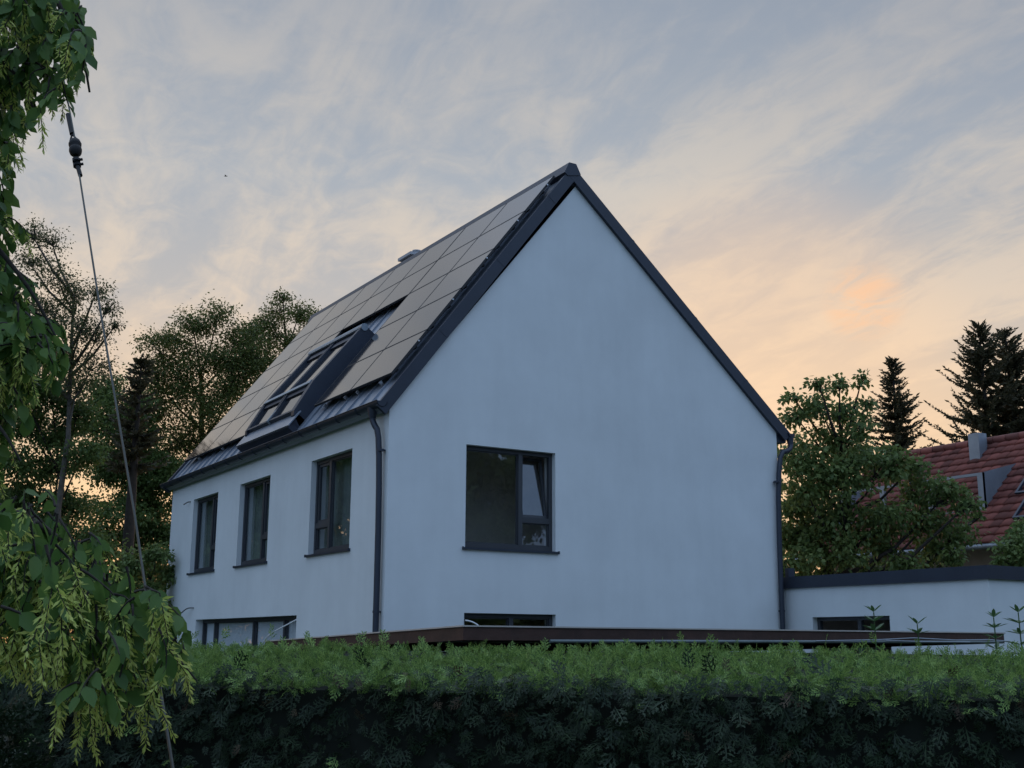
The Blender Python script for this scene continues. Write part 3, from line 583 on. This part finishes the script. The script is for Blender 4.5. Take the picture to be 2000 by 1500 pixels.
tree('maple_tree', 'broad green maple tree between the flat extension and the red-roofed house', 'tree', gnd(1630, 26.5),
     lob(26.5, [(1548, 775, 18), (1600, 752, 20), (1640, 748, 20), (1683, 742, 17), (1555, 815, 30), (1600, 795, 34), (1648, 795, 36), (1695, 785, 16), (1680, 830, 30), (1560, 880, 40), (1615, 870, 48), (1680, 890, 42), (1565, 945, 42), (1635, 950, 52), (1715, 925, 45), (1742, 885, 30), (1790, 905, 24), (1795, 955, 45), (1845, 970, 40), (1890, 985, 24), (1735, 1000, 52), (1815, 1020, 50), (1870, 1040, 34), (1912, 1005, 12), (1555, 1030, 40), (1680, 1050, 40), (1745, 1060, 38), (1830, 1075, 34), (1565, 1095, 34), (1700, 1110, 34), (1600, 1000, 46), (1548, 985, 34), (1545, 1065, 34), (1605, 1060, 44), (1640, 1010, 44), (1645, 1075, 40), (1610, 1110, 36), (1530, 1110, 26), (1770, 1100, 34), (1860, 1085, 26), (1655, 905, 38), (1590, 910, 34)], .7), 'leafM', .125, 1.1, .24, nsub=12, spread=1.02)
tree('garden_tree', 'dark leafy tree just behind the maple beside the downpipe', 'tree', gnd(1575, 36),
     lob(36, [(1545, 900, 34), (1600, 930, 40), (1550, 970, 38), (1610, 1000, 42), (1555, 1040, 38), (1620, 1060, 42), (1560, 1100, 38), (1680, 1080, 40), (1640, 880, 34), (1520, 1040, 30)], .5), 'leafC', .12, .6, .16, nsub=11)
tree('leafy_shrub', 'green shrub at the right edge in front of the red-roofed house', 'shrub', gnd(1990, 24.5),
     lob(24.5, [(1972, 1055, 24), (1995, 1085, 34), (1965, 1095, 20), (2015, 1050, 36), (2030, 1110, 40), (1985, 1130, 30), (2010, 1180, 40)], .3), 'leafM', .11, 1.4, .07)

def wlob(lst): return [(np.array(p, float), r) for p, r in lst]
def blobtree(x, y, h, w, seed, n=16):
    g = np.random.default_rng(seed); out = []
    for i in range(n):
        q = g.uniform(.16, 1); a = g.uniform(0, 2*math.pi); rr = w*math.sqrt(g.random())*(1-.75*max(0, q-.45)); out.append(((x+rr*math.cos(a), y+rr*math.sin(a), h*q*.93), w*.36))
    return wlob(out)
for x, y, h, w, sd, lb in ((-8, 21, 8.5, 3.6, 1, 'broad tree beyond the left edge, mirrored in the nearest upper side window'), (-13.5, 18, 9.5, 4.0, 2, 'tree farthest out beyond the left picture edge behind the hornbeam'), (-4.2, 27, 8.5, 3.4, 3, 'tree just beyond the left picture edge, mirrored in the far side window'), (-3, 35, 9.5, 4, 4, 'tree in the back row beyond the left picture edge, nearest the house'), (-11, 31, 11, 5, 5, 'tall tree in the back row beyond the left picture edge, in its middle'), (-20, 27, 11, 5, 6, 'tree in the back row beyond the left picture edge, farthest from the house')):
    tree('garden_tree', lb, 'tree', (x, y, 0), blobtree(x, y, h, w, sd), 'leafC', .26, 1.3, .22, group='trees beyond the left picture edge')
for x, y, h, w, sd, lb in ((16, -38, 14, 6.5, 11, 'big tree behind the viewer, mirrored in the gable window'), (27, -41, 13, 6.5, 12, 'big tree behind the viewer on the right, mirrored in the gable window'), (6, -40, 12, 6, 13, 'big tree straight behind the viewer'), (38, -36, 12, 6, 14, 'big tree farthest right behind the viewer')):
    tree('street_tree', lb, 'tree', (x, y, 0), blobtree(x, y, h, w, sd, 22), 'leafC', .45, 1.3, .3, group='trees behind the viewer')

# ------------------------------------------------------------------ spruces
def spruce(name, label, px, d, ytop, base_half, ybot, asc, holes=(), seed=1, group=None, step=.30, wob=.25):
    g = np.random.default_rng(seed); top = at(px, ytop, d); bx, by, _ = gnd(px, d)
    t = thing(name, (bx, by, 0), label, 'tree', group); H = top[2]
    b = MB(); b.tube([(bx, by, -.2), (bx, by, H*.5), (bx, by, H*.8), (bx, by, H)], [.24, .16, .08, .012], 8)
    zb = at(px, ybot, d)[2]; V, F_, cnt = [], [], 0
    TW = np.array([(0, 0, 0), (.4, .22, 0), (1, 0, 0), (.4, -.22, 0)])
    pos, fw, nn, sc = [], [], [], []
    z = zb
    while z < H-.1:
        q = (H-z)/(H-zb); rad = (base_half*d/FPX)*(q**.85)
        for k in range(12):
            if g.random() < .22: continue
            a = g.uniform(0, 2*math.pi); ln = rad*g.uniform(1-wob*2, 1+wob)+.12
            up = asc*(1-q*.55)+g.normal()*.08; dv = np.array([math.cos(a), math.sin(a), up]); dv /= np.linalg.norm(dv)
            s0 = np.array([bx, by, z+g.normal()*.05]); n = max(3, int(ln/.11)); pts = []
            for i in range(n+1):
                u = i/n; pts.append(s0+dv*ln*u+np.array([0, 0, -.12*ln*math.sin(u*2.6)+.05*ln*u*u]))
            b.tube(pts, [max(.005, .022*(1-i/n)) for i in range(n+1)], 4, cap=False)
            side = np.array([-math.sin(a), math.cos(a), 0])
            for i in range(1, n+1):
                u = i/n; tl = (.10+.34*min(1, ln)*(1-u)*.9)*g.uniform(.6, 1.2)
                for sgn in (-1, 1):
                    dd = dv*.75+side*sgn*.75+np.array([0, 0, -.30*g.uniform(0, 1.4)]); pos.append(pts[i]); fw.append(dd); nn.append(g.normal(size=3)); sc.append(tl)
                    pos.append(pts[i]); fw.append(dv*.4+side*sgn*.25+g.normal(size=3)*.15+np.array([0, 0, -.7])); nn.append(g.normal(size=3)); sc.append(tl*.6)
                    pos.append(pts[i]); fw.append(dv*.5+g.normal(size=3)*.3+np.array([0, 0, .6])); nn.append(g.normal(size=3)); sc.append(.10)
                pos.append(pts[i]); fw.append(dv+g.normal(size=3)*.2); nn.append(g.normal(size=3)); sc.append(.2)
        z += step*(.55+.45*q)
    for k in range(40):
        zz = H-.9*g.random()**1.3; pos.append(np.array([bx, by, zz])); fw.append(g.normal(size=3)*.5+np.array([0, 0, .9])); nn.append(g.normal(size=3)); sc.append(.10+.10*(H-zz))
    v, f = inst(TW, LF4, np.array(pos), np.array(fw), np.array(nn), np.array(sc)*1.0)
    b.build('trunk', M['bark'], t); npmesh('crown', v, f, M['needle'], t); return t
spruce('spruce_tree', 'narrow dark spruce with a pointed top standing behind the maple', 1778, 45, 672, 74, 900, .55, seed=3, group='spruces at the right')
spruce('spruce_tree', 'tall spruce at the right edge with long upswept branches on its left', 1962, 42, 598, 138, 900, .75, seed=5, group='spruces at the right', wob=.4, step=.34)
spruce('spruce_tree', 'spruce cut by the right picture edge, crowding the taller spruce beside it', 2015, 43, 608, 150, 950, .6, seed=8, group='spruces at the right')
spruce('small_conifer', 'small pointed conifer among the left trees below the birch', 236, 33, 662, 55, 900, .35, seed=9)

# ------------------------------------------------------------------ clipped thuja hedge
def frond(seed):
    g = np.random.default_rng(seed); V, F_ = [], []
    def blade(p, d, ln, w):
        d = np.array(d)/np.linalg.norm(d); s = np.array([-d[1], d[0], 0]); b = len(V); p = np.array(p)
        V.extend([p-s*w*.35, p+d*ln*.55-s*w*.55+np.array([0, 0, .02*ln]), p+d*ln+np.array([0, 0, -.10*ln]), p+d*ln*.55+s*w*.55+np.array([0, 0, .02*ln])]); F_.append((b, b+1, b+2, b+3))
    blade((0, 0, 0), (1, 0, 0), 1.0, .05)
    for i in range(8):
        u = .10+.105*i; sg = 1 if i % 2 else -1
        an = math.radians(g.uniform(32, 48)); ln = (.60*(1-u*.75))*g.uniform(.75, 1.15); p = np.array([u, 0, -.10*u*u]); d = np.array([math.cos(an), sg*math.sin(an), g.normal()*.08]); blade(p, d, ln, .055)
        for k in range(1, 5):
            q = p+d/np.linalg.norm(d)*ln*k*.2; a2 = an*sg+math.radians(g.uniform(28, 45))*(1 if k % 2 else -1); blade(q, (math.cos(a2), math.sin(a2), g.normal()*.15), ln*.38*(1-.12*k), .05)
    return np.array(V), np.array(F_)
FR = [frond(k) for k in range(5)]
hd = RT*np.array([1, 1, 0]); hd = unit(hd*.965-FH*.262); hn = unit(np.cross(hd, [0, 0, 1]))     # along the hedge / toward the viewer
if hn@FH > 0: hn = -hn
HC = CAM*np.array([1, 1, 0])+FH*4.95+_r*0.0                                                     # a point on the hedge's front face
HLEN, HWID, HZF, HZB = 3.9, 1.0, 2.01, 2.15
def HP(a, z, c): return HC[None]+np.outer(a, hd)+np.outer(c, hn)+np.outer(z, [0, 0, 1])
hedge = thing('thuja_hedge', tuple(HC), 'clipped dark green conifer hedge across the whole foreground', 'hedge')
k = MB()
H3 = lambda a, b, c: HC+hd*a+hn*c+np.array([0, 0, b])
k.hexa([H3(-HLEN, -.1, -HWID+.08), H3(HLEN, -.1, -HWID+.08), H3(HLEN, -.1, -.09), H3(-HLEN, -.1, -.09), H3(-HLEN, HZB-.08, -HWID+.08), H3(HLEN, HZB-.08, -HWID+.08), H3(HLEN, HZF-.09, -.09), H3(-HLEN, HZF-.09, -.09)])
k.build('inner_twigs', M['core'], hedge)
HV, HF, hc = [], [], 0
def add_fronds(pos, fw, nn, sc):
    global hc
    idx = rng.integers(0, 5, len(pos))
    for j in range(5):
        m_ = idx == j; v, f = inst(*FR[j], pos[m_], fw[m_], nn[m_], sc[m_]); HV.append(v); HF.append(f+hc); hc += len(v)
def nz(n, s): return rng.normal(size=(n, 3))*s
n = 9000; a = rng.uniform(-HLEN, HLEN, n); z = HZF-rng.uniform(0, 1, n)**1.2*1.0; c = -rng.uniform(0, .13, n)+.03*np.sin(a*2.1)+.03*np.sin(z*7+a*3)    # front, the part in view
add_fronds(HP(a, z, c), np.outer(np.ones(n), hn*.55+np.array([0, 0, -.55]))+nz(n, .45), np.outer(np.ones(n), hn+np.array([0, 0, .5]))+nz(n, .35), (.03+.11*rng.random(n)**1.8))
n = 900; a = rng.uniform(-HLEN, HLEN, n); z = rng.uniform(0, 1.05, n); c = -rng.uniform(0, .1, n)
add_fronds(HP(a, z, c), np.outer(np.ones(n), hn*.6+np.array([0, 0, -.4]))+nz(n, .4), np.outer(np.ones(n), hn+np.array([0, 0, .5]))+nz(n, .4), rng.uniform(.15, .28, n))
n = 13000; a = rng.uniform(-HLEN, HLEN, n); t = rng.uniform(0, 1, n); c = -t*HWID; z = HZF+(HZB-HZF)*t+.008*np.sin(a*3.1)+.007*np.sin(a*7.7+t*5)-.062-.03*rng.random(n)   # clipped top
TOPN = (n, a, z, c, t)
n = 500; a = rng.uniform(-HLEN, HLEN, n); z = rng.uniform(.1, HZB-.22, n); c = -HWID+rng.uniform(-.03, .08, n)
add_fronds(HP(a, z, c), np.outer(np.ones(n), -hn*.6)+nz(n, .4), np.outer(np.ones(n), -hn)+nz(n, .4), rng.uniform(.12, .22, n))
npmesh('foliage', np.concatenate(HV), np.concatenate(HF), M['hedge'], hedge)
HV, HF, hc = [], [], 0
n = 170; a = rng.uniform(-HLEN, HLEN, n); z = HZF-rng.uniform(0, 1, n)**1.5*.8
add_fronds(HP(a, z, -rng.uniform(-.01, .05, n)), np.outer(np.ones(n), hn*.5+np.array([0, 0, -.5]))+nz(n, .6), np.outer(np.ones(n), hn)+nz(n, .6), rng.uniform(.04, .09, n))
npmesh('dry_twigs', np.concatenate(HV), np.concatenate(HF), M['dry'], hedge)
HV, HF, hc = [], [], 0                                # this year's soft shoots on the clipped top, sky light painted into their colour
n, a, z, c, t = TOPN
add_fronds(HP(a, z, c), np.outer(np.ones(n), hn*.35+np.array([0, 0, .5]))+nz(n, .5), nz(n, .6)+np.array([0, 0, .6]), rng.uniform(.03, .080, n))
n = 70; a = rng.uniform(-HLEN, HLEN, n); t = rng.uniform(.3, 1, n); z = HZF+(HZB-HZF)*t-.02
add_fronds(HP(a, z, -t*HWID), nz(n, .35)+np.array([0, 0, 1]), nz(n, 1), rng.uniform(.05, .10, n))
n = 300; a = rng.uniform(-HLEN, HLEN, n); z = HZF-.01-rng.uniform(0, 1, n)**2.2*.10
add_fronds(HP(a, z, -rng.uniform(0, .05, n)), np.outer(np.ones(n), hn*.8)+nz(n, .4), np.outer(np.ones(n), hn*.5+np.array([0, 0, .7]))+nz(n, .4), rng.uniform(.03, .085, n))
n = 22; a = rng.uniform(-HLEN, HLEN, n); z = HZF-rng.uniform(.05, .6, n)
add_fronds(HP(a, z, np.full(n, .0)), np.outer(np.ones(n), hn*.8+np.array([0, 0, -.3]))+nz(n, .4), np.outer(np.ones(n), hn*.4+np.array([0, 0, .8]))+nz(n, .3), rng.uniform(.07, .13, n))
npmesh('lit_new_growth', np.concatenate(HV), np.concatenate(HF), M['hedgenew_lit'], hedge)

# ------------------------------------------------------------------ hornbeam hanging in from the left
LH = np.array([(0, 0, 0), (.30, .26, .05), (.66, .24, .03), (1, 0, -.10), (.66, -.24, .03), (.30, -.26, .05), (.33, 0, -.02), (.68, 0, -.04)])
LHF4 = np.array([(6, 7, 2, 1), (5, 4, 7, 6)]); LHF3 = np.array([(0, 6, 1), (7, 3, 2), (0, 5, 6), (7, 4, 3)])
BR = np.array([(0, 0, 0), (.5, .13, .0), (1, 0, -.10), (.5, -.13, .0)])
horn = thing('hornbeam_tree', tuple(CAM*np.array([1, 1, 0])+FH*3.2-_r*2.6), 'foreground hornbeam hanging leaves and yellow-green seed clusters in from the left', 'tree')
hb = MB(); lp, lf, ln_, ls = [], [], [], []; bp, bf, bn, bs = [], [], [], []
def shoot(p, d, length, nl, cat, droop=.8):
    p = np.array(p, float); d = np.array(d, float); d /= np.linalg.norm(d); pts = [p]; st = length/5
    for i in range(5): d = d+np.array([0, 0, -droop*.22])+rng.normal(size=3)*.10; d /= np.linalg.norm(d); p = p+d*st; pts.append(p)
    hb.tube(pts, [.0035, .003, .0026, .0022, .0018, .0012], 4, cap=False)
    for i in range(nl):
        u = (i+.6)/nl*5; k = min(4, int(u)); q = pts[k]+(pts[k+1]-pts[k])*(u-k); dd = pts[k+1]-pts[k]; sd = np.cross(dd, [0, 0, 1]); sd /= np.linalg.norm(sd)+1e-9
        lp.append(q); lf.append(sd*(1 if i % 2 else -1)*.6+dd/st*.45+np.array([0, 0, -.75])+rng.normal(size=3)*.28); ln_.append(rng.normal(size=3)*.5+np.array([0, 0, .5])-FH*.5); ls.append(rng.uniform(.036, .064))
    for i in range(cat):
        k = rng.integers(2, 6); catkin(pts[k], rng.uniform(.045, .115))
def catkin(p, L_):
    ax = unit(np.array([rng.normal()*.28, rng.normal()*.28, -1.0])); n = int(L_/.0030); q0 = p+ax*.012; hb.tube([p, q0+ax*L_], .0012, 4, cap=False)
    for i in range(n):
        u = i/n; an = i*2.4; rad = np.array([math.cos(an), math.sin(an), 0]); bp.append(q0+ax*L_*u); bf.append(rad*(.85-.25*u)+ax*(.55+.6*u)+rng.normal(size=3)*.34); bn.append(rng.normal(size=3)+rad); bs.append(rng.uniform(.015, .032)*(1-.3*u))
def limb(pts, r0, r1):
    P_ = bez([at(*p) for p in pts], 5); n = len(P_); hb.tube(P_, [r0+(r1-r0)*i/(n-1) for i in range(n)], 7); return P_
def drape(blobs, dens, cat, leafy=6, ln=(.10, .22), dx=0, dy=-18):
    for x, y, rx, ry, d in blobs:
        x += dx
        n = max(2, int(dens*rx*ry/900))
        for i in range(n):
            rr = math.sqrt(rng.random()); an = rng.uniform(0, 2*math.pi); p = at(x+rx*rr*math.cos(an), y+ry*rr*math.sin(an)+dy, d+rng.normal()*.16)
            shoot(p, (rng.normal()*.5, rng.normal()*.5, -.35+rng.normal()*.3), rng.uniform(*ln), leafy, cat if rng.random() < .8 else 0)
tr0 = tuple(CAM*np.array([1, 1, 0])+FH*3.2-_r*2.6)
hb.tube([np.array(tr0)+(0, 0, -.2), np.array(tr0)+(.05, 0, 1.5), np.array(tr0)+(.1, .05, 3.2), np.array(tr0)+(.15, .05, 5.2)], [.17, .14, .11, .06], 10)
A = np.array(tr0)
def limbw(start, pts, r0, r1):
    P_ = bez([np.array(start)]+[at(*p) for p in pts], 5); n = len(P_); hb.tube(P_, [r0+(r1-r0)*i/(n-1) for i in range(n)], 7)
limbw(A+(.1, .05, 3.0), [(-350, -250, 3.3), (-80, -150, 3.3), (90, -40, 3.3), (160, 90, 3.3), (175, 180, 3.3)], .018, .003)
limbw(A+(.08, .04, 2.6), [(-400, 100, 3.3), (-120, 60, 3.3), (20, 120, 3.3), (70, 220, 3.3)], .016, .003)
limbw(A+(.08, .02, 2.2), [(-350, 450, 3.2), (-60, 420, 3.3), (60, 560, 3.3), (130, 700, 3.3)], .016, .003)
limbw(A+(.05, 0, 1.9), [(-350, 800, 3.1), (-80, 760, 3.1), (0, 830, 3.1), (40, 900, 3.1)], .014, .003)
limbw(A+(.03, 0, 1.5), [(-400, 980, 2.8), (-60, 975, 2.75), (60, 1010, 2.75), (150, 1085, 2.75), (260, 1190, 2.75), (330, 1265, 2.75), (385, 1330, 2.75)], .016, .002)
limbw(A+(.03, 0, 1.5), [(-300, 1100, 2.8), (-40, 1120, 2.8), (100, 1200, 2.8), (190, 1330, 2.8), (200, 1420, 2.8)], .014, .002)
# upper curtain of leaves, darker and denser
drape([(20, 30, 60, 60, 3.4), (110, 15, 55, 30, 3.3), (165, 55, 30, 40, 3.3), (160, 115, 35, 50, 3.3), (150, 185, 22, 35, 3.3), (178, 120, 22, 30, 3.3), (25, 130, 45, 60, 3.5), (75, 175, 25, 50, 3.3), (20, 230, 35, 60, 3.5), (8, 310, 32, 50, 3.5), (5, 390, 28, 50, 3.5), (0, 470, 22, 50, 3.5), (90, 60, 40, 40, 3.5), (-40, 200, 50, 200, 3.6), (-40, 420, 40, 120, 3.6)], 8.0, 1, 7, (.05, .11), -30, -40)
drape([(10, 560, 45, 40, 3.4), (50, 600, 45, 45, 3.4), (20, 660, 60, 50, 3.4), (80, 670, 45, 45, 3.3), (105, 715, 40, 40, 3.3), (30, 750, 60, 50, 3.4), (15, 830, 40, 50, 3.4), (-10, 900, 35, 45, 3.4), (-40, 700, 50, 150, 3.6)], 8.0, 1, 7, (.05, .11), -30, -40)
# unseen crown above and to the left; first group added to block sky light
drape([(-90, -190, 190, 90, 3.3), (-20, -140, 80, 60, 3.3), (-300, 60, 140, 260, 3.5), (-200, -420, 300, 120, 3.4), (-60, -330, 140, 100, 3.3), (-320, 520, 150, 260, 3.5)], 1.4, 1, 7, (.12, .26))
drape([(-560, 150, 160, 200, 3.3), (-620, 550, 160, 200, 3.2), (-430, 850, 140, 120, 3.1), (-560, 1000, 160, 120, 2.9), (-280, 1060, 120, 90, 2.8)], 1.3, 1, 7, (.12, .28))
# the lower bough, out in the open, heavy with seed clusters
drape([(20, 1050, 55, 35, 2.75), (90, 1060, 45, 30, 2.75), (60, 1110, 70, 45, 2.75), (150, 1120, 45, 35, 2.75), (20, 1190, 60, 50, 2.8), (110, 1190, 60, 50, 2.75), (200, 1170, 45, 35, 2.75), (250, 1215, 40, 30, 2.75), (180, 1245, 60, 40, 2.75), (290, 1230, 28, 26, 2.75), (60, 1255, 50, 35, 2.8), (140, 1300, 40, 40, 2.75), (240, 1290, 40, 40, 2.75), (310, 1275, 22, 25, 2.75), (355, 1300, 20, 22, 2.75), (170, 1365, 28, 40, 2.75), (230, 1350, 25, 35, 2.75), (190, 1410, 18, 35, 2.75), (-30, 1130, 40, 100, 2.8)], 8.0, 2, 4, (.05, .11), 6, -50)
t = horn
hb.build('trunk', M['bark'], horn)
lp, lf, ln_, ls = map(np.array, (lp, lf, ln_, ls))
v, f4 = inst(LH, LHF4, lp, lf, ln_, ls); _, f3 = inst(LH, LHF3, lp, lf, ln_, ls); npmesh('foliage', v, [f4, f3], M['hornleaf'], horn)
v, f = inst(BR, LF4, np.array(bp), np.array(bf), np.array(bn), np.array(bs)); npmesh('seed_clusters', v, f, M['catkin'], horn)

# dark conifer bush in the lower left corner
n = 700; bc = at(-20, 1450, 3.9)
bush = thing('thuja_bush', (bc[0], bc[1], 0), 'dull dark conifer bush in the lower left corner under the hornbeam', 'bush')
HV, HF, hc = [], [], 0
zz = rng.uniform(0, 1.92, n); an = rng.uniform(0, 2*math.pi, n); rad = .10*np.sqrt(np.clip(1-(zz/1.98)**4, 0.02, 1))
pos = np.stack([bc[0]+rad*np.cos(an), bc[1]+rad*np.sin(an), zz], 1); out = np.stack([np.cos(an), np.sin(an), 0*an], 1)
add_fronds(pos, out*.6+nz(n, .35)+np.array([0, 0, .3]), out+nz(n, .4), rng.uniform(.08, .16, n))
npmesh('foliage', np.concatenate(HV), np.concatenate(HF), M['hedge'], bush)
k = MB(); k.tube([(bc[0], bc[1], -.1), (bc[0], bc[1], 1.5), (bc[0], bc[1], 1.88)], [.07, .06, .02], 8); k.build('trunk', M['core'], bush)

# ------------------------------------------------------------------ laurel sprouts behind the hedge
LLf = np.array([(0, 0, 0), (.35, .16, .03), (.72, .12, .02), (1, 0, -.04), (.72, -.12, .02), (.35, -.16, .03)]); LLF = np.array([(0, 1, 2, 3), (0, 3, 4, 5)])
def sprout(px, ytop, d, tiers, label, leaf=.085):
    top = at(px, ytop, d); t = thing('laurel_sprout', (top[0], top[1], 0), label, 'plant', 'laurel sprouts above the hedge')
    b = MB(); b.tube([(top[0], top[1], 0), (top[0]+.02, top[1], top[2]*.6), (top[0], top[1], top[2]-.02)], [.008, .006, .003], 6); b.build('stem', M['leafL'], t)
    P_, f_, n_, s_ = [], [], [], []
    for k in range(tiers):
        z = top[2]-.02-.052*k; m_ = 5
        for i in range(m_):
            a = 2*math.pi*(i/m_)+k*.6+rng.normal()*.2; P_.append((top[0], top[1], z)); f_.append((math.cos(a), math.sin(a), .75-.35*(k > 0)+rng.normal()*.12)); n_.append((-.4*math.cos(a), -.4*math.sin(a), 1)); s_.append(leaf*rng.uniform(.75, 1.1)*(.8 if k == 0 else 1))
    v, f = inst(LLf, LLF, np.array(P_), np.array(f_), np.array(n_), np.array(s_)); npmesh('leaves', v, f, M['leafL'], t)
sprout(1706, 1188, 6.6, 3, 'taller two-tiered laurel sprout in front of the extension window')
sprout(1791, 1212, 6.6, 2, 'short laurel sprout right of the extension window above the shed edge')
sprout(1940, 1198, 6.0, 5, 'leafy laurel sprout left of the pair by the right picture edge', .075)
sprout(1988, 1188, 5.8, 6, 'leafy laurel sprout touching the right picture edge', .08)

# ------------------------------------------------------------------ guy wire with strain insulator
gw = thing('guy_wire', tuple(at(345, 1560, 2.95)), 'thin slanting steel guy wire with a black insulator at the left', 'wire')
A_, B_, C_, D_ = at(350, 1580, 2.9), at(262, 1000, 4.1), at(154, 335, 5.9), at(146, 270, 6.05)
E_ = at(118, 120, 6.5); G_ = at(60, -260, 7.6)
k = MB(); k.tube([A_, A_*.6+B_*.4+(0, 0, -.01), B_, B_*.5+C_*.5+(0, 0, -.02), C_], .0045, 6); k.build('lower_wire', M['steel'], gw)
k = MB(); k.tube([D_, E_, G_], .0045, 6); k.build('upper_wire', M['steel'], gw)
ax = unit(D_-C_)
i0 = at(148, 303, 5.97); i1 = at(146, 273, 6.04); Ln = np.linalg.norm(i1-i0)
k = MB(); k.tube([i0+(i1-i0)*q for q in (0, .12, .3, .42, .5, .58, .7, .88, 1)], [.012, .028, .032, .030, .022, .030, .032, .026, .012], 14); k.build('insulator', M['black'], gw)
k = MB()
for y in (311, 320): k.tube([at(147.5+(y-303)*.16, y, 5.95), at(148+(y-303)*.16, y+5, 5.94)], .020, 8); k.tube([at(142+(y-303)*.16, y+3, 5.93), at(160+(y-303)*.16, y, 5.95)], .007, 6)
k.build('wire_clamp', M['black'], gw)
k = MB(); k.tube([at(133, 224, 6.2), at(141, 262, 6.08)], .013, 8); k.tube([at(141, 262, 6.08), at(137, 276, 6.05), at(138, 296, 6.0)], .005, 5); k.tube([at(141, 262, 6.08), at(154, 276, 6.05), at(155, 296, 6.0)], .005, 5); k.build('wire_grip', M['black'], gw)
k = MB(); k.tube([at(152, 326, 5.93), at(157, 343, 5.88)], .011, 8); k.build('wire_grip', M['black'], gw)

# ------------------------------------------------------------------ a far bird
bc = at(441, 344, 34); bird = thing('bird', tuple(bc), 'tiny dark bird flying in the sky left of the roof', 'bird')
k = MB(); k.tube([bc-RT*.05, bc-RT*.015, bc+RT*.02, bc+RT*.055], [.004, .014, .012, .003], 8)
k.add([bc-RT*.02, bc+RT*.03, bc+UP*.03+FH*.06-RT*.015, bc+UP*.03-FH*.06-RT*.015], [(0, 1, 2), (0, 1, 3)]); k.build('body', M['black'], bird)
